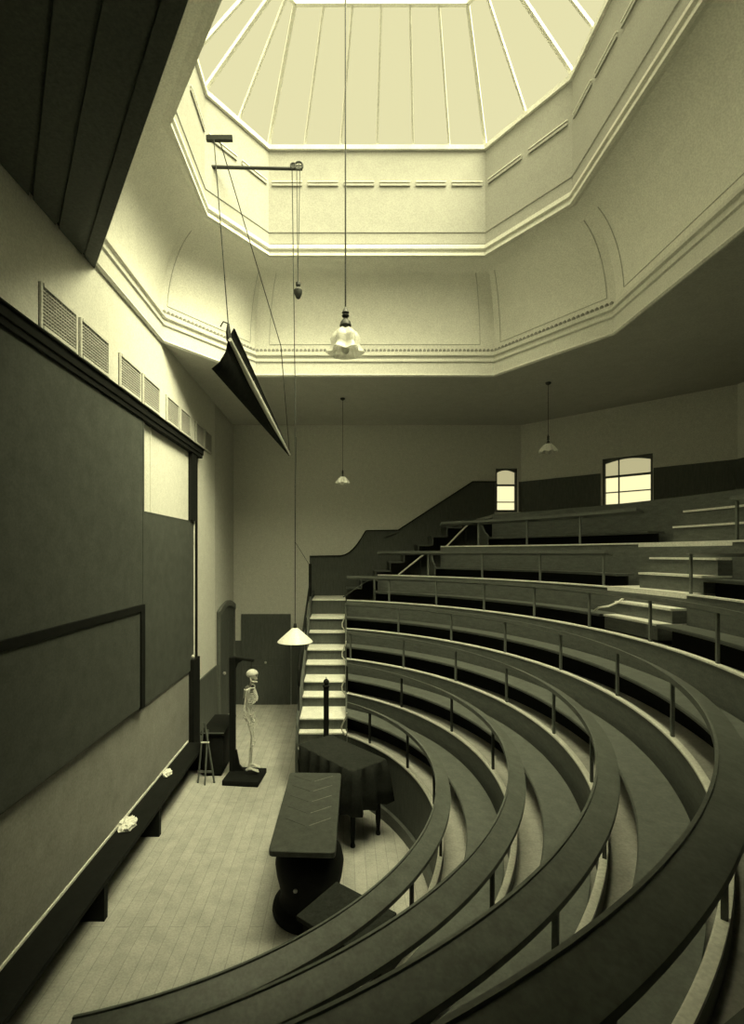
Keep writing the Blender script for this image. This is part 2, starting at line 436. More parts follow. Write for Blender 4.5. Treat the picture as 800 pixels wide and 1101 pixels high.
# ------------------------------------------------------------------ left wall : grilles, boards, bench
def wallY(x): return (XL - 0) * FPX / (x - PX)
grp = 'ventilation grilles above the blackboards'
names4 = ['nearest pair of grilles, above the big blackboard', 'second pair of grilles along the left wall', 'third pair of grilles along the left wall', 'smallest farthest pair of grilles, by the back corner']
spans = [(4.28, 4.87), (4.93, 5.53), (5.80, 6.40), (6.47, 7.06), (7.34, 7.88), (7.96, 8.48), (8.80, 9.30), (9.37, 9.84)]
for i, (y0, y1) in enumerate(spans):
    z0, z1 = 5.60, 6.0
    g = empty('ventilation_grille', (XL, y0, z0), ('near half' if i % 2 == 0 else 'far half') + ' of the ' + names4[i // 2], 'grille', grp)
    MB().box(XL, XL + .008, y0, y1, z0, z1).build('duct', M['hole'], g, smooth=0)
    b = MB()
    for a, c in ((y0, y0 + .025), (y1 - .025, y1)): b.box(XL, XL + .028, a, c, z0, z1)
    for a, c in ((z0, z0 + .03), (z1 - .03, z1)): b.box(XL, XL + .035, y0 + .03, y1 - .03, a, c)
    b.build('frame', M['grille'], g, smooth=0)
    b = MB(); ny = round((y1 - y0 - .06) / .042)
    for k in range(1, ny):
        yy = y0 + .03 + (y1 - y0 - .06) * k / ny; b.box(XL + .008, XL + .024, yy - .003, yy + .003, z0 + .03, z1 - .03)
    for k in range(1, 11):
        zz = z0 + .03 + (z1 - z0 - .06) * k / 11; b.box(XL + .008, XL + .024, y0 + .03, y1 - .03, zz - .007, zz + .007)
    b.build('lattice', M['lattice'], g, smooth=0)
# head rail over the boards
hr = empty('blackboard_head_rail', (XL, 6.5, 5.45), 'long dark wooden rail across the top of the blackboards, under the grilles', 'rail')
MB().box(XL, XL + .10, 3.2, 9.0, 5.42, 5.51).build('beam', M['black'], hr, bevel=.006, smooth=0)
MB().box(XL, XL + .12, 3.2, 9.02, 5.51, 5.53).build('capping', M['black'], hr, bevel=.005, smooth=0)
MB().box(XL, XL + .085, 3.2, 8.98, 5.36, 5.42).build('pulley_casing', M['black'], hr, smooth=0)
# boards
bb = empty('blackboard', (XL, 4.8, 1.68), 'large tall dark sliding blackboard at the left, rising up to the head rail', 'blackboard')
MB().box(XL + .03, XL + .06, 3.2, 6.36, 1.66, 5.36).build('slate', M['board'], bb, smooth=0)
b = MB(); b.box(XL + .03, XL + .066, 6.36, 6.40, 1.64, 5.36); b.build('stile', M['board'], bb, smooth=0)
bb = empty('blackboard', (XL, 7.5, 1.6), 'dark sliding blackboard pulled down, with a pale bare gap above it', 'blackboard')
MB().box(XL + .005, XL + .03, 6.405, 8.62, 1.62, 4.17).build('slate', M['board'], bb, smooth=0)
b = MB(); b.box(XL + .005, XL + .033, 6.405, 8.62, 4.17, 4.19); b.build('top_rail', M['board'], bb, smooth=0)
bb = empty('blackboard', (XL, 4.8, 1.68), 'low dark board panel with a black frame, in front of the big blackboard', 'blackboard')
MB().box(XL + .06, XL + .075, 3.2, 6.24, 1.68, 2.90).build('slate', M['board'], bb, smooth=0)
b = MB(); b.box(XL + .06, XL + .095, 3.2, 6.36, 2.90, 2.98); b.box(XL + .06, XL + .095, 6.24, 6.36, 1.66, 2.90)
b.build('frame', M['black'], bb, smooth=0, weld=True)
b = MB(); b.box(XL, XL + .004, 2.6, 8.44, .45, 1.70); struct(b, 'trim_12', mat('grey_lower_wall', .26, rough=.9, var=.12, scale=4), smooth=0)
# guide post at the far side
gp = empty('board_guide_post', (XL, 8.7, 0), 'dark upright guide post at the far edge of the blackboards', 'post')
MB().box(XL, XL + .07, 8.42, 8.66, 4.20, 5.36).build('upper_channel', M['black'], gp, smooth=0)
MB().box(XL, XL + .05, 8.70, 8.80, 1.62, 5.36).build('guide_channel', M['black'], gp, smooth=0)
MB().box(XL, XL + .03, 8.66, 8.70, 1.62, 5.36).build('pale_strip', M['rail'], gp, smooth=0)
MB().box(XL, XL + .09, 8.44, 8.80, 0, 1.80).build('foot_post', M['black'], gp, smooth=0)
MB().ball((XL + .05, 8.52, 1.84), (.035, .035, .045), 2).build('finial', M['brass'], gp)
# sash cords across the bare gap
b = MB(); b.tube([(XL + .012, 6.75, 4.19), (XL + .012, 6.75, 5.36)], .006, 6)
tag(b.build('sash_cord', M['rail']), 'thin vertical cord on the pale gap above the lowered blackboard', 'cord')
# wall bench
wb = empty('wall_bench', (XL, 6, 0), 'long low dark wooden bench running along the left wall under the blackboards', 'bench')
MB().bevbox(XL + .005, -2.33, 2.6, 8.36, .38, .43, .008).build('bench_top', M['black'], wb)
for y in (3.2, 4.9, 6.35, 8.30):
    MB().box(XL + .03, -2.36, y - .035, y + .035, 0, .38).build('leg', M['black'], wb, smooth=0)
MB().box(XL + .005, XL + .045, 2.6, 8.36, .0, .38).build('back_board', M['dado'], wb, smooth=0)
MB().box(XL + .005, XL + .02, 2.6, 8.36, .43, .455).build('pale_fillet', M['rail'], wb, smooth=0)
def paper(loc, s, label, seed):
    rnd = random.Random(seed); bm = bmesh.new(); bmesh.ops.create_icosphere(bm, subdivisions=3, radius=1)
    for v in bm.verts:
        k = .75 + .45 * rnd.random(); v.co = Vector((v.co.x * s[0] * k, v.co.y * s[1] * k, max(-.0, v.co.z * s[2] * k + s[2] * .35)))
    o = MB().bm(bm).build('crumpled_cloth', M['paper'], smooth=0); o.location = loc
    return tag(o, label, 'cloth')
paper((-2.53, 5.78, .432), (.095, .13, .07), 'larger crumpled white cloth on the wall bench, nearer the viewer', 3)
paper((-2.55, 7.15, .432), (.06, .10, .045), 'smaller crumpled white cloth on the wall bench, farther along', 5)

# ------------------------------------------------------------------ black chest and easel by the wall
ch = empty('instrument_chest', (-2.25, 8.4, 0), 'black wooden chest standing by the left wall beyond the bench', 'chest')
MB().bevbox(-2.29, -1.97, 8.02, 8.86, .04, .68, .01).build('body', M['black'], ch)
MB().bevbox(-2.32, -1.93, 7.99, 8.89, .68, .73, .008).build('lid', M['black'], ch)
MB().box(-2.27, -2.0, 8.05, 8.83, 0, .04).build('plinth', M['black'], ch, smooth=0)
b = MB(); b.box(-2.31, -1.94, 7.978, 7.99, .712, .727); b.build('lid_moulding', M['seat'], ch, smooth=0)
ea = empty('folding_easel', (-2.2, 7.9, 0), 'thin dark folding easel leaning in front of the black chest', 'easel')
for a, c in (((-2.30, 7.80, 0), (-2.24, 7.90, .92)), ((-2.04, 7.80, 0), (-2.22, 7.90, .92)), ((-2.17, 7.72, .0), (-2.18, 7.93, .80))):
    MB().beam(a, c, .022, .022).build('leg', M['dado'], ea, smooth=0)
MB().beam((-2.29, 7.82, .17), (-2.07, 7.82, .17), .02, .03).build('rail', M['wood'], ea, smooth=0)
MB().beam((-2.27, 7.86, .62), (-2.14, 7.86, .62), .016, .02).build('rail', M['rail'], ea, smooth=0)

# ------------------------------------------------------------------ skeleton on its stand
SX, SY = -1.50, 8.0
st = empty('skeleton_stand', (-1.6, 7.95, 0), 'black wooden gallows stand on a square plinth, holding the skeleton', 'stand')
mr = Matrix.Translation((-1.585, 7.93, 0)) @ Matrix.Rotation(R(-6), 4, 'Z')
MB().bevbox(-.29, .29, -.26, .26, 0, .085, .012, mr).build('base', M['black'], st)
MB().box(-1.86, -1.765, 8.02, 8.11, .085, 1.94).build('post', M['black'], st, bevel=.006, smooth=0)
MB().beam((-1.815, 8.065, 1.93), (-1.46, 8.03, 1.885), .05, .04).build('arm', M['black'], st, bevel=.004, smooth=0)
MB().prism([Vector((-1.77, 8.04, .085)), Vector((-1.62, 8.04, .085)), Vector((-1.70, 8.04, .18)), Vector((-1.745, 8.04, .42)), Vector((-1.77, 8.04, .42))], (0, .05, 0)).build('brace', M['black'], st, smooth=0)
MB().prism([Vector((-1.77, 8.045, 1.91)), Vector((-1.63, 8.045, 1.89)), Vector((-1.72, 8.045, 1.84)), Vector((-1.77, 8.045, 1.72))], (0, .04, 0)).build('bracket', M['black'], st, smooth=0)
MB().tube([(-1.50, 8.03, 1.88), (-1.50, 8.02, 1.755)], .006, 6).build('hook', M['iron'], st)

sk = empty('skeleton', (SX, SY, .13), 'pale human skeleton hanging in profile from the black stand, facing right', 'skeleton')
def S(f, s, z): return Vector((SX + f, SY - s, z))      # f forward (+X), s toward the skeleton's right (towards viewer)
# skull
bm = bmesh.new(); bmesh.ops.create_icosphere(bm, subdivisions=4, radius=1)
for v in bm.verts:
    x, y, z = v.co
    q = Vector((x * .098, y * .075, z * .078))
    if x < 0 and z < 0: q.z *= .8
    if x > .2 and z < -.05:                                  # face narrows and drops
        k = min(1, (x - .2) / .5) * min(1, (-z) / .4); q.z -= .045 * k; q.y *= 1 - .25 * k; q.x -= .012 * k
    for sy in (-1, 1):                                       # eye sockets
        dd = Vector((q.x - .083, q.y - sy * .031, q.z + .018)).length
        if dd < .03: q.x -= .024 * (1 - dd / .03) ** .6
    dd = Vector(((q.x - .085) * .6, q.y, (q.z + .05) * .7)).length
    if dd < .014: q.x -= .015
    v.co = q
skull = MB().bm(bm, Matrix.Translation(S(0.02, 0, 1.675))).build('skull', M['bone'], sk, smooth=60)
b = MB(); b.tube([S(.0, -.05, 1.64), S(.005, -.052, 1.575), S(.05, -.038, 1.553), S(.095, 0, 1.548), S(.05, .038, 1.553), S(.005, .052, 1.575), S(.0, .05, 1.64)], [.009, .013, .012, .015, .012, .013, .009], 8)
b.build('jaw', M['bone'], skull, smooth=60)
b = MB(); b.tube([S(.06, -.03, 1.597), S(.093, -.015, 1.598), S(.097, 0, 1.598), S(.093, .015, 1.598), S(.06, .03, 1.597)], .012, 6); b.build('teeth', M['bone'], skull)
for s in (-1, 1):
    MB().ball(S(.096, .031 * s, 1.657), (.006, .017, .016), 2).build('eye_socket', M['socket'], skull)
# spine
def spine(z):
    t = (z - .98) / .60
    return -.035 - .035 * math.sin(t * PI * 1.6 - .5) 
b = MB(); zs = [.97 + .61 * k / 48 for k in range(49)]
b.tube([S(spine(z), 0, z) for z in zs], [(.019 if k % 2 == 0 else .013) * (1.15 - .5 * k / 48) for k in range(49)], 8)
b.build('spine', M['bone'], sk, smooth=60)
# rib cage
st_top = S(.065, 0, 1.435); st_bot = S(.105, 0, 1.27)
rc = MB().tube([st_top, (st_top + st_bot) / 2 + Vector((.01, 0, 0)), st_bot, S(.10, 0, 1.235)], [.013, .010, .011, .005], 8).build('rib_cage', M['bone'], sk, smooth=60)
for i in range(10):
    z = 1.455 - .030 * i; w = [.075, .098, .115, .125, .132, .136, .138, .136, .130, .118][i]
    zf = max(1.262, 1.432 - .024 * i); fr = .055 + .055 * min(1, i / 5)
    if i >= 7: fr -= .02 * (i - 6); 
    for s in (-1, 1):
        pts = []
        for k in range(13):
            a = PI * k / 12
            f0 = spine(z); mid = (f0 + fr) / 2; hf = (fr - f0) / 2
            f = mid - (hf + .012 * math.sin(a)) * math.cos(a)
            if k == 0: f = f0
            dz = z + (zf - z) * (k / 12) - .035 * math.sin(a)
            wid = w * math.sin(a) ** .8 if 0 < k < 12 else .0
            if k == 12 and i >= 7: wid = .05
            pts.append(S(f, s * max(wid, .008), dz))
        MB().tube(pts, .0052, 6).build('rib', M['bone'], rc, smooth=60)
# shoulder girdle, pelvis
for s in (-1, 1):
    MB().tube([S(.06, .015 * s, 1.452), S(.045, .08 * s, 1.472), S(-.02, .155 * s, 1.475)], [.010, .008, .010], 7).build('collar_bone', M['bone'], sk, smooth=60)
    MB().prism([S(-.095, .055 * s, 1.455), S(-.075, .13 * s, 1.46), S(-.04, .155 * s, 1.44), S(-.095, .10 * s, 1.31), S(-.105, .07 * s, 1.30)], (-.008, 0, 0)).build('shoulder_blade', M['bone'], sk, smooth=60)
b = MB()
for s in (-1, 1):
    # iliac wing (curved plate), hip socket, pubic and sitting bones as one branching form
    for k in range(7):
        a = R(-60 + 32 * k)
        b.tube([S(-.015 + .01 * math.cos(a), .075 * s, .965), S(-.02 - .085 * math.cos(a + .9), (.10 + .02 * abs(math.sin(a))) * s, 1.0 + .085 * abs(math.sin(a + 1.2)))], [.022, .014], 6)
    b.ball(S(.0, .088 * s, .945), .03, 2)
    b.tube([S(.0, .08 * s, .945), S(.045, .03 * s, .915), S(.055, 0, .905)], [.018, .013, .013], 7)
    b.tube([S(.0, .08 * s, .945), S(-.03, .06 * s, .87), S(.03, .03 * s, .875), S(.05, 0, .90)], [.018, .017, .012, .012], 7)
b.tube([S(-.055, 0, 1.03), S(-.085, 0, .97), S(-.07, 0, .90)], [.045, .032, .008], 8)
b.build('pelvis', M['bone'], sk, smooth=60)
def bone(mb, a, c, r, bow=Vector((0, 0, 0)), e0=1.9, e1=1.9):
    pts = []; rr = []
    for k in range(9):
        t = k / 8; pts.append(a.lerp(c, t) + bow * math.sin(PI * t))
        rr.append(r * .82 * (1 + (e0 - 1) * max(0, 1 - t * 5) + (e1 - 1) * max(0, 1 - (1 - t) * 5)))
    mb.tube(pts, rr, 8)
for s in (-1, 1):
    arm = MB(); sh = S(-.04, .168 * s, 1.455); el = S(-.075, .185 * s, 1.15); wr = S(.02, .165 * s, .92)
    bone(arm, sh, el, .0115, e0=2.0, e1=2.0); arm.ball(sh + Vector((.005, .01 * s, 0)), .023, 2)
    a_ = arm.build('upper_arm', M['bone'], sk, smooth=60)
    fo = MB(); bone(fo, el + Vector((-.008, 0, 0)), wr + Vector((-.01, 0, 0)), .008, e0=1.9, e1=1.4); bone(fo, el + Vector((.016, 0, -.01)), wr + Vector((.018, 0, 0)), .008, Vector((.01, 0, 0)), e0=1.5, e1=1.9)
    fo.build('forearm', M['bone'], a_, smooth=60)
    hd = MB()
    for c in range(5): hd.ball(wr + Vector((.012 * (c - 1.5) * .9, 0, -.018)), .011, 1)
    for c in range(5):
        k = wr + Vector((.013 * (c - 1.7), .003 * s, -.025)); L = [.055, .072, .078, .073, .06][c] if c else .05
        mid = k + Vector((.012 * (c - 1.5) * .8 + .012, 0, -L)); tip1 = mid + Vector((.018, .006 * s, -.04)); tip = tip1 + Vector((.002, .008 * s, -.032))
        if c == 4: mid = k + Vector((.03, 0, -.035)); tip1 = mid + Vector((.018, 0, -.028)); tip = tip1 + Vector((.008, 0, -.02))
        hd.tube([k, mid, tip1, tip], [.0065, .006, .005, .0035], 6)
    hd.build('hand', M['bone'], a_, smooth=60)
    # leg
    hip = S(.0, .09 * s, .945); gt = S(-.015, .135 * s, .925); kn = S(.02, .085 * s, .555); an = S(-.01, .08 * s, .20)
    lg = MB(); lg.tube([hip, gt], [.017, .014], 7); bone(lg, gt, kn, .0145, Vector((.022, 0, 0)), e0=1.5, e1=2.1)
    th = lg.build('thigh_bone', M['bone'], sk, smooth=60)
    MB().ball(kn + Vector((.032, 0, .0)), (.012, .02, .022), 2).build('kneecap', M['bone'], th)
    sh_ = MB(); bone(sh_, kn + Vector((0, 0, -.03)), an, .0135, e0=2.2, e1=1.6); bone(sh_, kn + Vector((-.022, -.025 * s, -.05)), an + Vector((-.01, -.024 * s, -.01)), .0065, e0=1.6, e1=1.8)
    sh_.build('shin', M['bone'], th, smooth=60)
    ft = MB(); ft.tube([an + Vector((-.05, 0, -.05)), an + Vector((-.02, 0, -.03)), an + Vector((.02, 0, -.03)), an + Vector((.06, 0, -.035))], [.02, .024, .022, .016], 8)
    for c in range(5):
        y = (c - 2) * .013
        ft.tube([an + Vector((.05, y * .7, -.038)), an + Vector((.115, y * 1.2, -.055)), an + Vector((.135, y * 1.3, -.06)), an + Vector((.16 - .006 * c, y * 1.35, -.063))], [.009, .0065, .007, .005], 6)
    ft.build('foot', M['bone'], th, smooth=60)

# ------------------------------------------------------------------ tables of the arena
tz = .90
dt = empty('dissecting_table', (-.36, 5.3, 0), 'dark slate-topped dissecting table on a stout turned pedestal, in the arena', 'table')
c4 = [atz(288.4, 915, tz), atz(360.8, 917, tz), atz(367, 831, tz), atz(312, 830.3, tz)]
def rounded(poly, r, n=5):
    out = []
    for i, p in enumerate(poly):
        a = poly[i - 1]; c = poly[(i + 1) % len(poly)]
        u = (a - p).normalized(); w = (c - p).normalized()
        for k in range(n + 1):
            t = k / n; out.append((p + u * r) * (1 - t) ** 2 + p * 2 * t * (1 - t) + (p + w * r) * t ** 2)
    return out
MB().prism(rounded(c4, .05), (0, 0, -.055)).build('table_top', M['slab'], dt, bevel=.008)
rim = [p + Vector((0, 0, .004)) for p in rounded(c4, .05)]
cen = sum(c4, Vector()) / 4
g = mat('groove_shine', .22, rough=.5)
for k in range(5):                                   # herringbone drain grooves
    for s in (-1, 1):
        yy = 4.95 + .24 * k
        a = Vector((-.365 + .02 * s, yy, tz + .0015)); c = Vector((-.365 + s * .235, yy + .14, tz + .0015))
        MB().beam(a, c, .008 if s > 0 else .005, .003).build('groove', g if s > 0 else M['slab'], dt, smooth=0)
MB().lathe([(.37, 0), (.38, .03), (.37, .08), (.31, .12), (.29, .18), (.31, .28), (.335, .38), (.35, .50), (.33, .60), (.25, .68), (.16, .73), (.15, .80), (.26, .83), (.26, .847)], (-.345, 5.05, 0), 32).build('pedestal', M['black'], dt)
MB().beam((-.36, 4.66, .81), (-.36, 6.05, .81), .30, .06).build('bearer', M['black'], dt, smooth=0)
for p in ((-.46, 4.72, .40), (-.245, 4.755, .47)):
    k = MB().tube([Vector(p) + Vector((0, .10, 0)), Vector(p)], .012, 8); k.ball(Vector(p), (.022, .018, .02), 2); k.build('knob', M['brass'], dt)

# draped demonstration table
A = Vector((.11, 6.02, 0)); Bv = Vector((.535, 6.37, 0)); D = Vector((-.61, 6.86, 0)); Cc = A + (Bv - A) + (D - A)
u = (Bv - A).normalized(); w = (D - A).normalized(); LU = (Bv - A).length; LW = (D - A).length
dm = empty('demonstration_table', (-.05, 6.65, 0), 'dark long table under the black cloth, beside the slate dissecting table', 'table')
P = lambda a, c, z: A + u * a + w * c + Vector((0, 0, z))
MB().prism([P(.02, .02, .93), P(LU - .02, .02, .93), P(LU - .02, LW - .02, .93), P(.02, LW - .02, .93)], (0, 0, .035)).build('table_top', M['black'], dm, smooth=0)
for a, c in ((.06, .06), (LU - .06, .06), (.06, LW - .06), (LU - .06, LW - .06)):
    MB().lathe([(.03, 0), (.032, .02), (.022, .06), (.034, .2), (.028, .5), (.036, .62), (.026, .66), (.04, .70), (.04, .93)], P(a, c, 0), 12).build('leg', M['black'], dm)
# cloth
per = []
def side(p, q, n): return [p.lerp(q, k / n) for k in range(n)]
pl = [Vector((0, 0)), Vector((LU, 0)), Vector((LU, LW)), Vector((0, LW))]
for i in range(4): per += side(pl[i], pl[(i + 1) % 4], 10 if i % 2 == 0 else 22)
n = len(per); cen2 = Vector((LU / 2, LW / 2))
vs = []; fs = []
levels = [(0, .975), (.012, .965), (.025, .82), (.04, .64), (.055, .44)]
rnd = random.Random(4)
ph = [rnd.random() * 6 for _ in range(n)]
for li, (off, z) in enumerate(levels):
    for k, p in enumerate(per):
        d_ = Vector((0 if 0 < p.x < LU else (1 if p.x >= LU else -1), 0 if 0 < p.y < LW else (1 if p.y >= LW else -1)))
        if d_.length: d_ = d_.normalized()
        fold = .016 * li * math.sin(k * 1.45) * (1 if li > 1 else 0)
        zz = z
        if p.y > LW * .75 and li == 4: zz -= .30
        if p.y > LW * .75 and li == 3: zz -= .12
        corner = 1.1 if d_.x and d_.y else 1
        q = p + d_ * (off * corner + fold)
        vs.append(P(q.x, q.y, zz))
for li in range(len(levels) - 1):
    fs += [(li * n + k, li * n + (k + 1) % n, (li + 1) * n + (k + 1) % n, (li + 1) * n + k) for k in range(n)]
fs.append(tuple(range(n)))
cl = MB().add(vs, fs).build('table_cover', M['cloth'], smooth=50)
so = cl.modifiers.new('thick', 'SOLIDIFY'); so.thickness = .006; so.offset = 1
tag(cl, 'dark cloth cover hanging in folds over the long demonstration table', 'cloth')

# low dark side table at the bottom
A2 = Vector((-.06, 4.34, 0)); u2 = Vector((.79, -.61, 0)); w2 = Vector((-.61, -.79, 0)); tz2 = .75
sd = empty('side_table', (0, 3.9, 0), 'low plain dark table partly behind the innermost desk rail, nearest the viewer', 'table')
Q = lambda a, c, z: A2 + u2 * a + w2 * c + Vector((0, 0, z))
MB().prism([Q(0, 0, tz2 - .04), Q(.62, 0, tz2 - .04), Q(.62, .52, tz2 - .04), Q(0, .52, tz2 - .04)], (0, 0, .04)).build('table_top', M['cloth'], sd, bevel=.006, smooth=0)
MB().prism([Q(.04, .04, tz2 - .20), Q(.58, .04, tz2 - .20), Q(.58, .48, tz2 - .20), Q(.04, .48, tz2 - .20)], (0, 0, .16)).build('apron', M['black'], sd, smooth=0)
for a, c in ((.04, .04), (.52, .04), (.04, .42), (.52, .42)):
    MB().prism([Q(a, c, 0), Q(a + .06, c, 0), Q(a + .06, c + .06, 0), Q(a, c + .06, 0)], (0, 0, tz2 - .2)).build('leg', M['black'], sd, smooth=0)

# ------------------------------------------------------------------ tiers of curved benches
CX, CY = -2.03, 5.248
NZ = [.914, 1.311, 1.731, 2.179, 2.673, 3.181, 3.784, 4.43]
NR = [3.0, 3.626, 4.238, 4.818, 5.370, 5.909, 6.446, 6.99]
def pol(r, a, z): return Vector((CX + r * math.cos(a), CY + r * math.sin(a), z))
def a_of_x(r, x, sign=1):
    c = max(-1, min(1, (x - CX) / r)); return sign * math.acos(c)
def sweep(prof, a0, a1, n=72):
    """closed (r,z) profile swept round the arena; a0/a1 give the end angles for each radius"""
    vs = []; fs = []; m = len(prof)
    for k in range(n + 1):
        t = k / n
        for r, z in prof:
            a = a0(r) * (1 - t) + a1(r) * t; vs.append(pol(r, a, z))
    for k in range(n):
        fs += [(k * m + i, k * m + (i + 1) % m, (k + 1) * m + (i + 1) % m, (k + 1) * m + i) for i in range(m)]
    fs.append(tuple(range(m))[::-1]); fs.append(tuple(range(n * m, n * m + m)))
    return MB().add(vs, fs)
def rect(r0, r1, z0, z1): return [(r0, z0), (r1, z0), (r1, z1), (r0, z1)]
G0, G1 = R(3.0), R(12.3)         # radial gangway on the right
ord_ = ['innermost', 'second', 'third', 'fourth', 'fifth', 'sixth', 'seventh and topmost']
starts = [.06, .06, .06, .06, .07, .73, 2.03]
post_angles = [
    [2 + 17.5 * k for k in range(-4, 4)], [1 + 18 * k for k in range(-4, 4)], [-.5 + 15 * k for k in range(-5, 5)],
    [-2.5 + 13.4 * k for k in range(-5, 6)], None, None, None]
def ang_from_x(k, px):
    """angle on row k's far arc under image column px"""
    t = (px - PX) / FPX; r = NR[k]
    a = 1 + t * t; bq = -2 * (t * CX + CY); c = CX * CX + CY * CY - r * r
    Y = (-bq + math.sqrt(bq * bq - 4 * a * c)) / (2 * a)
    return math.degrees(math.atan2(Y - CY, t * Y - CX))
post_angles[4] = [ang_from_x(4, x) for x in (418, 468.5, 519.7, 573.6, 632.5)] + [1.5, -10, -21]
post_angles[5] = [ang_from_x(5, x) for x in (460, 518, 580, 648)]
post_angles[6] = [ang_from_x(6, x) for x in (514, 566, 623)]

def bench_row(k, a0, a1, name_label, posts, seat_gap=False, ends=True, nseg=72, seat_x=None):
    z, r, z2, r2 = NZ[k], NR[k], NZ[k + 1], NR[k + 1]
    zb = 0 if k == 0 else NZ[k - 1] - .11
    row = empty('curved_bench_row', tuple(pol(r, 0, z)), name_label, 'bench', 'curved tiers of benches')
    sweep(rect(r, r + .035, zb, z - .02), a0, a1, nseg).build('front_panel', M['dado'] if k == 0 else M['wood'], row)
    sweep([(r - .012, z - .022), (r + .034, z - .022), (r + .034, z), (r - .004, z), (r - .012, z - .006)], a0, a1, nseg).build('nosing', M['edge'], row)
    sweep(rect(r + .036, r2 - .001, z - .15, z - .11), a0, a1, nseg).build('footway', M['footway'], row)
    if k == 0:
        sweep(rect(r - .05, r, 0, .16), a0, a1, nseg).build('skirting', M['wood'], row)
    aS = a0 if seat_x is None else (lambda q: a_of_x(q, seat_x))
    gaps = [(aS, a1)] if not seat_gap else [(aS, lambda q: G1 + R(.4)), (lambda q: G0 - R(.4), a1)]
    zs_ = z + .165
    for g0, g1 in gaps:
        sweep([(r2 - .385, zs_ - .03), (r2 - .07, zs_ - .03), (r2 - .07, zs_), (r2 - .375, zs_ + .004), (r2 - .385, zs_ - .008)], g0, g1, nseg).build('seat', M['seat'], row)
        sweep(rect(r2 - .20, r2 - .175, z - .11, zs_ - .03), g0, g1, nseg).build('seat_support', M['black'], row)
    # sloping book board on iron standards
    ri, ro = r - .035, r + .10; zi, zo = z + .487, z + .447
    sweep([(ri, zi - .03), (ro, zo - .03), (ro, zo), (ro - .006, zo + .004), (ri + .008, zi + .003), (ri, zi - .004)], a0, a1, nseg).build('book_board', M['desk'], row)
    sweep([(ri - .002, zi - .034), (ri + .012, zi - .034), (ri + .012, zi + .012), (ri - .002, zi + .012)], a0, a1, nseg).build('board_lip', M['wood'], row)
    for a in posts:
        a = R(a)
        if not (a1(r) - .01 <= a <= a0(r) + .01): continue
        p = pol(r + .017, a, z - .01); e = Vector((math.cos(a), math.sin(a), 0)); t = Vector((-e.y, e.x, 0))
        MB().prism([p - e * .012 - t * .014, p + e * .012 - t * .014, p + e * .012 + t * .014, p - e * .012 + t * .014], (0, 0, .46)).build('standard', M['iron'] if k < 2 else M['standard'], row, smooth=0)
    if ends:
        # scrolled bench end facing the stair
        prof = [(r2 - .42, 0), (r2 - .40, .08), (r2 - .44, .17), (r2 - .39, .23), (r2 - .30, .25), (r2 - .22, .32), (r2 - .15, .40), (r2 - .08, .43), (r2 - .03, .42), (r2 - .0, .0)]
        def e_pt(q, dz, off): return pol(q, aS(q) + off / q, z + (dz if dz > 0 else -.12))
        vs = [e_pt(q, dz, 0) for q, dz in prof] + [e_pt(q, dz, .03) for q, dz in prof]; m = len(prof)
        MB().add(vs, [tuple(range(m))[::-1], tuple(range(m, 2 * m))] + [(i, (i + 1) % m, (i + 1) % m + m, i + m) for i in range(m)]).build('bench_end', M['wood'], row, smooth=0)
        if k < 4:
            # pale S-curved iron bracket closing the bench end, seen against the stair treads
            x_, y_ = .02, pol(r, a0(r), z).y + .12
            pts = [Vector((x_ + .03, y_ - .05, z + .30)), Vector((x_ + .025, y_ - .03, z + .24)), Vector((x_ - .015, y_, z + .15)), Vector((x_ - .045, y_ + .02, z + .07)),
                   Vector((x_ - .04, y_ + .03, z + .0)), Vector((x_ + .01, y_ + .04, z - .07))]
            MB().tube(pts, .012, 7).build('scrolled_bracket', M['rail'], row)
    return row
lab = ['innermost and lowest curved bench row, edging the arena floor', 'second curved bench row up from the arena floor', 'third curved bench row up from the arena floor',
       'fourth curved bench row up from the arena floor', 'fifth curved bench row up, with the gangway steps rising from it', 'sixth curved bench row up, its rail level with the eye, ending at the gangway',
       'seventh and topmost curved bench row, below the windows, ending at the gangway']
for k in range(7):
    x0 = starts[k]
    a0 = (lambda x0: (lambda r: a_of_x(r, x0)))(x0)
    if k < 5:
        a1 = (lambda k: (lambda r: -a_of_x(r, -1.3 if k < 4 else -.9)))(k)
        bench_row(k, a0, a1, lab[k], post_angles[k], seat_gap=(k == 4), nseg=110, seat_x=.66 if k == 4 else None)
    else:
        a1 = lambda r: G1 + R(3.3)
        bench_row(k, a0, a1, lab[k], post_angles[k], nseg=48, seat_x=(1.85, 2.85)[k - 5])
        a0b = lambda r: G0; a1b = (lambda k: (lambda r: R(-75 if k == 5 else -60)))(k)
        bench_row(k, a0b, a1b, ['sixth', 'topmost'][k - 5] + ' curved bench row continuing beyond the gangway at the right', [2.6, -8, -19, -30, -41], nseg=48, ends=False)
# panel behind the top row, and the gallery floor to the walls
tb = sweep(rect(NR[7], NR[7] + .04, NZ[6], NZ[7]), lambda r: a_of_x(r, 3.05), lambda r: R(-50), 60)
struct(tb, 'trim_11', M['wood'])
b = MB(); N_ = 40
arc = [pol(NR[7] + .04, a_of_x(NR[7], 3.05) * (1 - k / N_) + R(-50) * k / N_, NZ[7] - .06) for k in range(N_ + 1)]
polyg = arc + [Vector((XR - .05, arc[-1].y, NZ[7] - .06)), Vector((XR - .05, CH1.y - .02, NZ[7] - .06)), Vector((CH0.x - .02, YB - .06, NZ[7] - .06)), Vector((arc[0].x, YB - .06, NZ[7] - .06))]
bm = bmesh.new(); vv = [bm.verts.new(p) for p in polyg]; ed = [bm.edges.new((vv[i], vv[(i + 1) % len(vv)])) for i in range(len(vv))]
bmesh.ops.triangle_fill(bm, edges=ed, use_beauty=True)
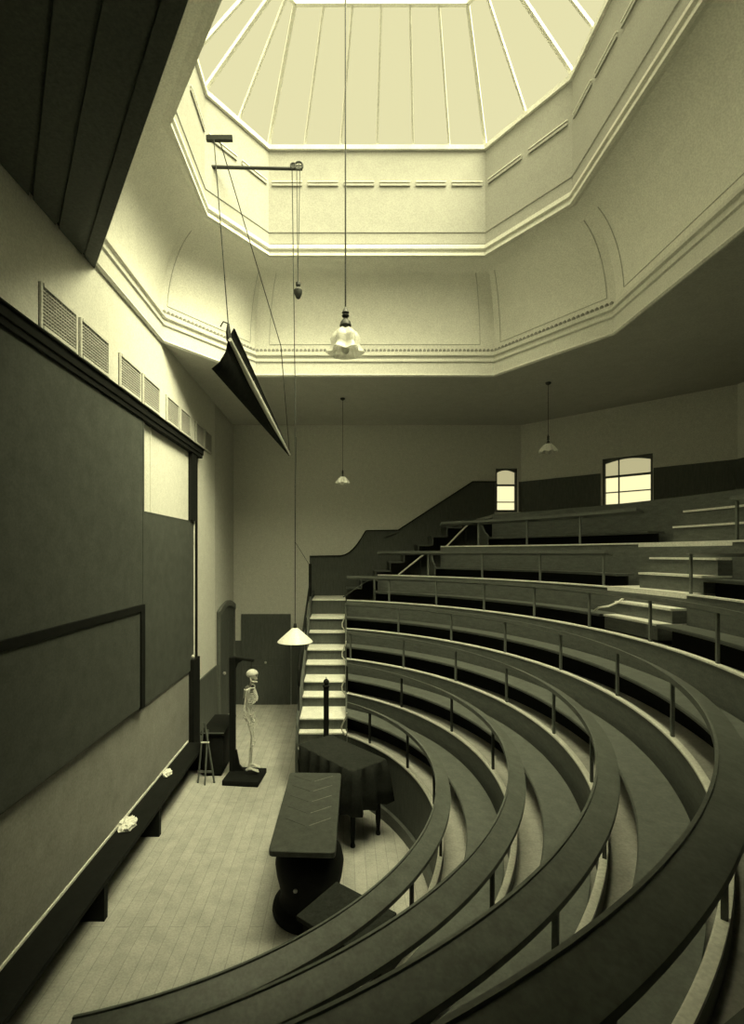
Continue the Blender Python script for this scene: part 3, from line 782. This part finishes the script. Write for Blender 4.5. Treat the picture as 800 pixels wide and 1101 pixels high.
gx = bmesh.ops.extrude_face_region(bm, geom=bm.faces[:]); bmesh.ops.translate(bm, verts=[v for v in gx['geom'] if isinstance(v, bmesh.types.BMVert)], vec=(0, 0, .06))
struct(MB().bm(bm), 'floor_gallery', M['footway'], smooth=0)
# gangway steps
gs = empty('gangway_steps', tuple(pol(5.7, R(8), NZ[4])), 'short flight of pale wooden steps in the gangway at the right of the upper rows', 'steps')
for k in (4, 5, 6):
    z, z2, ra, rb = NZ[k], NZ[k + 1], NR[k], NR[k + 1]
    for j in (1, 2):
        zz = z + (z2 - z) * j / 3; r0 = rb - .34 + .17 * (j - 1)
        g0, g1 = (lambda r: G1), (lambda r: G0)
        sweep(rect(r0, rb, z - .02 if j == 1 else z + (z2 - z) / 3, zz - .025), g0, g1, 12).build('riser', M['wood'], gs)
        sweep(rect(r0 - .02, rb, zz - .025, zz), g0, g1, 12).build('tread', M['tread'], gs)
    if k > 4:
        sweep(rect(ra, rb + .02, z - .06, z), lambda r: G1 + R(3.3), lambda r: G0, 12).build('landing', M['tread'], gs)
    sweep(rect(rb, rb + .03, z, z2 - (.06 if k < 6 else .0)), lambda r: G1 + R(3.3), lambda r: G0, 12).build('riser', M['wood'], gs)
b = MB(); pts = [pol(5.45, R(12.9), NZ[4] + .20), pol(5.50, R(12.6), NZ[4] + .25), pol(5.62, R(12.2), NZ[4] + .27), pol(5.72, R(11.6), NZ[4] + .33), pol(5.80, R(11.4), NZ[4] + .40)]
b.tube(pts, .014, 8)
b.build('grab_rail', M['rail'], gs)

# ------------------------------------------------------------------ staircase to the tiers
sc_ = empty('staircase', (-.33, 7.4, 0), 'straight wooden staircase with pale treads, rising at the left end of the benches', 'staircase')
T = [(.27, 7.28), (.48, 7.40), (.67, 7.53), (.86, 7.65), (1.04, 7.78), (1.22, 8.35), (1.40, 8.65), (1.60, 9.10), (1.80, 9.45), (2.05, 9.95), (2.30, 10.2), (2.62, 10.85), (2.64, 11.8)]
XS0, XS1 = -.69, .05
prevz = 0
for i in range(len(T) - 1):
    z, y = T[i]; yb = T[i + 1][1]
    x0 = XS0 if i > 1 else -.05
    MB().box(x0, XS1, y, y + .025, prevz, z - .03).build('riser', M['dado'], sc_, smooth=0)
    MB().bevbox(x0, XS1, y - .03, yb + .025, z - .03, z, .008).build('tread', M['tread'], sc_)
    prevz = z
# closed side of the stair (outer string) and hand rail
prof = [(7.56, 0)] + [(7.56, .72)] + [(y + .0, z + .10) for z, y in T[3:12]] + [(11.8, 2.75), (11.8, 0)]
MB().prism([Vector((XS0 - .05, y, z)) for y, z in prof], (.045, 0, 0)).build('outer_string', M['dado'], sc_, smooth=0)
nw = MB().box(-.76, -.70, 10.78, 10.84, 2.0, 3.40).build('landing_post', M['black'], sc_, bevel=.006, smooth=0)
MB().tube([(-.73, 10.81, 3.40), (-.73, 10.78, 2.98), (-.705, 8.0, 1.95), (-.70, 7.75, 1.80), (-.70, 7.72, 1.62), (-.70, 7.78, 1.55)], .022, 8).build('hand_rail', M['black'], sc_)
for y, z0, z1 in ((7.80, 1.04, 1.85), (9.3, 1.6, 2.42)):
    MB().tube([(-.705, y, z0), (-.705, y, z1)], .016, 8).build('baluster', M['iron'], sc_)
nl = MB().box(-.30, -.22, 7.46, 7.54, 0, 1.60)
nl = nl.build('newel_post', M['black'], sc_, bevel=.01, smooth=0)
MB().lathe([(.05, 0), (.055, .02), (.03, .04), (.045, .07), (.04, .10), (.015, .125), (.0005, .13)], (-.26, 7.5, 1.60), 14).build('finial', M['black'], nl)
MB().ball((-.26, 7.5, 1.745), .016, 2).build('cap', M['brass'], nl)
# pale diagonal hand rails of the upper flight along the back wall
uf = empty('upper_flight', (1.4, 11.3, 2.64), 'upper flight of stairs climbing along the back wall with a pale diagonal handrail', 'staircase')
NS = 9; x0, x1 = .08, 3.0
for i in range(NS):
    xa = x0 + (x1 - x0) * i / NS; xb = x0 + (x1 - x0) * (i + 1) / NS; zz = 2.64 + (NZ[7] - 2.64) * (i + 1) / NS
    MB().box(xa, xa + .025, 11.2, 11.8, zz - (NZ[7] - 2.64) / NS, zz - .03).build('riser', M['dado'], uf, smooth=0)
    MB().box(xa - .02, xb + .02, 11.2, 11.8, zz - .03, zz).build('tread', M['dado'], uf, smooth=0)
for (p, q, Y) in (((369, 642), (401, 620.5), 10.95), ((428.5, 618), (459, 593.5), 11.0), ((478, 589.5), (505, 562), 11.1)):
    MB().tube([atY(*p, Y), atY(*q, Y)], .019 if Y > 10.96 else .012, 8).build('hand_rail', M['rail'] if Y > 10.96 else M['seat'], uf)
MB().tube([atY(414, 577.5, 11.78), atY(430, 570.5, 11.78)], .014, 6).build('hand_rail', M['seat'], uf)
for (p, Y) in (((436, 612), 11.02), ((452, 599), 11.02), ((484, 583.5), 11.12), ((501, 566), 11.12)):
    a = atY(*p, Y); MB().tube([a, (a.x, a.y + .02, a.z - .62)], .012, 6).build('baluster', M['iron'], uf)

# ------------------------------------------------------------------ lamps
def cone_lamp():
    Y = 7.0; X = (317.3 - PX) / FPX * Y
    o = empty('rise_and_fall_lamp', (X, Y, 2.4), 'white conical lamp hanging low on a long cord before the staircase', 'lamp')
    zt = atY(317, 675, Y).z; zb = atY(317, 690, Y).z
    sh = MB().lathe([(.022, zt), (.05, zt - .012), (.235, zb + .022), (.252, zb), (.246, zb - .004), (.225, zb + .012), (.045, zt - .03), (.015, zt - .02)], (X, Y, 0), 40).build('lamp_shade', M['opal'], o, smooth=60)
    MB().lathe([(.0005, zt + .07), (.02, zt + .06), (.026, zt + .01), (.02, zt - .09), (.02, zt - .10)], (X, Y, 0), 14).build('lamp_holder', M['iron'], o)
    MB().ball((X, Y, zb + .005), (.045, .045, .06), 2).build('bulb', M['frill'], o)
    zp = atY(320, 180, Y).z
    MB().tube([(X, Y, zt + .05), (X - .0, Y, 6.0), ((314 - PX) / FPX * Y, Y, zp + .03)], .0065, 6).build('cord', M['cord'], o)
    for px in (319, 322.5):
        MB().tube([((px - PX) / FPX * Y, Y, zp), ((320.3 - PX) / FPX * Y, Y, atY(320, 305, Y).z)], .005, 6).build('cord', M['cord'], o)
    wx = (320.6 - PX) / FPX * Y; wz = atY(320, 322, Y).z
    MB().lathe([(.001, wz), (.03, wz + .02), (.055, wz + .08), (.06, wz + .13), (.035, wz + .16), (.018, wz + .18), (.035, wz + .20), (.035, wz + .235), (.012, wz + .25), (.001, wz + .27)], (wx, Y, 0), 18).build('counterweight', M['iron'], o)
    # bracket arm and pulleys from the lantern wall
    a = empty('pulley_arm', ((207 - PX) / FPX * Y, Y, zp), 'dark iron arm with pulley wheels reaching out from the lantern wall', 'arm')
    MB().tube([((209 - PX) / FPX * Y, Y + .02, atY(0, 178, Y).z), ((325 - PX) / FPX * Y, Y + .02, atY(0, 180.5, Y).z)], [.026, .022], 10).build('arm_rod', M['iron'], a)
    for px, r_ in ((321.5, .055), (315.5, .035)):
        c = Vector(((px - PX) / FPX * Y, Y, zp + .0))
        w_ = MB(); pts = [(c.x + r_ * math.cos(t), Y - .03, c.z + r_ * math.sin(t)) for t in [2 * PI * q / 20 for q in range(21)]]
        w_.tube(pts, .014, 8); w_.beam((c.x - r_, Y - .03, c.z), (c.x + r_, Y - .03, c.z), .012, .016); w_.beam((c.x, Y - .03, c.z - r_), (c.x, Y - .03, c.z + r_), .012, .016)
        w_.build('pulley_wheel', M['iron'], a)
    # stay cord tied back to the stair post
    s_ = MB().tube([atY(318.5, 470, 8.5), atY(317.5, 583, 9.2), Vector((-.73, 10.77, 3.36))], .005, 6)
    tag(s_.build('stay_cord', M['cord']), 'thin dark cord slanting down to the post at the stair landing', 'cord')
cone_lamp()
def frilled_lamp(X, Y, zb, w, ztop, label, body=True, big=False):
    o = empty('pendant_lamp', (X, Y, ztop), label, 'lamp', 'frilled glass pendant lamps')
    h = w * (.82 if big else .58)
    if big:
        pr = [(.06 * w, zb + h), (.20 * w, zb + h * .97), (.34 * w, zb + h * .82), (.42 * w, zb + h * .60), (.40 * w, zb + h * .42), (.44 * w, zb + h * .25), (.54 * w, zb + h * .10), (.52 * w, zb + h * .07), (.40 * w, zb + h * .24), (.37 * w, zb + h * .42), (.38 * w, zb + h * .60), (.30 * w, zb + h * .80), (.10 * w, zb + h * .93)]
    else:
        pr = [(.05 * w, zb + h), (.14 * w, zb + h * .98), (.30 * w, zb + h * .72), (.42 * w, zb + h * .42), (.50 * w, zb + h * .18), (.475 * w, zb + h * .16), (.38 * w, zb + h * .42), (.26 * w, zb + h * .68), (.10 * w, zb + h * .9)]
    sh = MB().lathe(pr, (X, Y, 0), 64, wav=.13 if big else .10, nw=6 if big else 8, cap=False)
    sh.build('lamp_shade', M['frill'] if big else M['opal'], o, smooth=60)
    MB().ball((X, Y, zb + h * .3), (.13 * w, .13 * w, .22 * w), 2).build('bulb', M['opal'], o)
    g = w * .9; q_ = 1.55 if big else 1.0
    MB().lathe([(a_ * q_, c_ + (.055 if big else 0)) for a_, c_ in [(.001, zb + h + g * .62), (.03 * w, zb + h + g * .54), (.075 * w, zb + h + g * .38), (.04 * w, zb + h + g * .35), (.075 * w, zb + h + g * .29), (.07 * w, zb + h + g * .25), (.03 * w, zb + h + g * .21), (.10 * w, zb + h + g * .06), (.12 * w, zb + h - .02), (.06 * w, zb + h - .07), (.09 * w, zb + h - .10), (.05 * w, zb + h - .13)]], (X, Y, 0), 16).build('lamp_holder', M['iron'], o)
    MB().tube([(X, Y, zb + h + g * .55), (X, Y, ztop)], .009 if big else .004, 6).build('rod', M['iron'], o)
    MB().lathe([(.001, ztop), (.05, ztop - .005), (.045, ztop - .03), (.012, ztop - .05)], (X, Y, 0), 14).build('ceiling_rose', M['iron'], o)
frilled_lamp((371.5 - PX) / FPX * 5.5, 5.5, atY(0, 382, 5.5).z, .36, 11.16, 'large frilled glass pendant lamp hanging in front of the pale cove', big=True)
frilled_lamp((368.5 - PX) / FPX * 9.8, 9.8, atY(0, 521, 9.8).z, .27, ZC, 'small frilled glass lamp above the staircase, against the back wall')
frilled_lamp((589.5 - PX) / FPX * 8.9, 8.9, atY(0, 488, 8.9).z, .32, ZC, 'small frilled glass lamp above the upper benches, by the windows')

# ------------------------------------------------------------------ hanging diagram screen
hs = empty('hanging_screen', atY(245, 360, 5.0), 'dark canvas diagram screen folded over a pale rod, slung on wires from the lantern', 'screen')
Pn, Pf = atY(246.5, 366, 5.0), atY(311.5, 489, 8.6)
n = 16; vs = []; fs = []
for k in range(n + 1):
    t = k / n; Y = 5.0 + 3.6 * t
    c = Pn.lerp(Pf, t)
    wl = .285 * (1 - t) + .02 * t; wr_ = .10 * (1 - t) + .015 * t
    bow = .03 * math.sin(PI * t * 2.2)
    pts = [c + Vector((-wl * .62, 0, -wl * 1.02)), c + Vector((-wl * .34, .0, -wl * .78)), c + Vector((-wl * .12, 0, -wl * .42)), c + Vector((-.01, 0, -.01)),
           c + Vector((.012, 0, .04)) * (1 - .8 * t), c + Vector((.03, 0, .085)) * (1 - .8 * t), c + Vector((.045, 0, .12)) * (1 - .8 * t), c + Vector((.055, 0, .11)) * (1 - .8 * t)]
    vs += pts; m = len(pts)
for k in range(n):
    fs += [(k * m + i, k * m + i + 1, (k + 1) * m + i + 1, (k + 1) * m + i) for i in range(m - 1)]
o = MB().add(vs, fs).build('canvas', M['canvas'], hs, smooth=50)
so = o.modifiers.new('thick', 'SOLIDIFY'); so.thickness = .012; so.offset = 0
MB().tube([Pn + Vector((.015, -.03, -.005)), Pn.lerp(Pf, .25) + Vector((.01, 0, -.03)), Pn.lerp(Pf, .55) + Vector((.01, 0, -.03)), Pf], [.020, .034, .032, .016], 8).build('rod', M['paper'], hs)
MB().tube([Pn + Vector((0, 0, .0)), Pn + Vector((-.01, 0, .08)), Pn + Vector((-.01, 0, .17))], [.03, .026, .012], 8).build('end_cap', M['iron'], hs)
MB().tube([Pn + Vector((-.01, 0, .17)), Pn + Vector((-.06, 0, .19)), Pn + Vector((-.09, 0, .14))], .008, 6).build('hook', M['iron'], hs)
MB().tube([Pn + Vector((-.01, 0, .16)), atY(230, 150, 5.3)], .006, 6).build('wire', M['cord'], hs)
MB().tube([Pf, atY(302, 372, 6.55), atY(236, 150, 5.35)], .006, 6).build('wire', M['cord'], hs)
MB().beam(atY(222, 149, 5.32), atY(250, 149, 5.32), .04, .05).build('hanging_bar', M['iron'], hs, smooth=0)

# ------------------------------------------------------------------ light
w = bpy.data.worlds.new('sky'); sc.world = w; w.use_nodes = True
w.node_tree.nodes['Background'].inputs['Color'].default_value = (1.0, .93, .66, 1)
w.node_tree.nodes['Background'].inputs['Strength'].default_value = 0.9
LIGHT = (1.0, .96, .56)
w.node_tree.nodes['Background'].inputs['Color'].default_value = (*LIGHT, 1)
for nm, en, an, dr in (('overcast_zenith', 24.0, 44, (-.72, .34, -1)), ('overcast_north', 9.5, 50, (-.28, .98, -1)), ('overcast_overhead', 13.0, 46, (.05, .12, -1)), ('overcast_sky', 1.5, 140, (-.35, .30, -1))):
    sun = bpy.data.lights.new(nm, 'SUN'); sun.energy = en; sun.angle = R(an); sun.color = LIGHT
    so_ = bpy.data.objects.new(nm, sun); COL.objects.link(so_)
    so_.rotation_euler = Vector(dr).to_track_quat('-Z', 'Y').to_euler(); so_.location = (2, 4, 14)

# ------------------------------------------------------------------ camera
cam = bpy.data.cameras.new('camera'); co = bpy.data.objects.new('camera', cam); COL.objects.link(co)
co.location = (0, 0, EYE); co.rotation_euler = (R(90), 0, 0)
cam.sensor_fit = 'VERTICAL'; cam.sensor_height = 36; cam.lens = FPX / 1101 * 36
cam.shift_x = (400 - PX) / 1101; cam.shift_y = (PY - 550.5) / 1101
cam.clip_start = .02; cam.clip_end = 100
sc.camera = co
vs_ = sc.view_settings; vs_.view_transform = 'Standard'; vs_.look = 'None'; vs_.gamma = 1; vs_.exposure = 0.0; vs_.use_curve_mapping = False
sc.cycles.use_denoising = True
sc.cycles.max_bounces = 10; sc.cycles.diffuse_bounces = 6
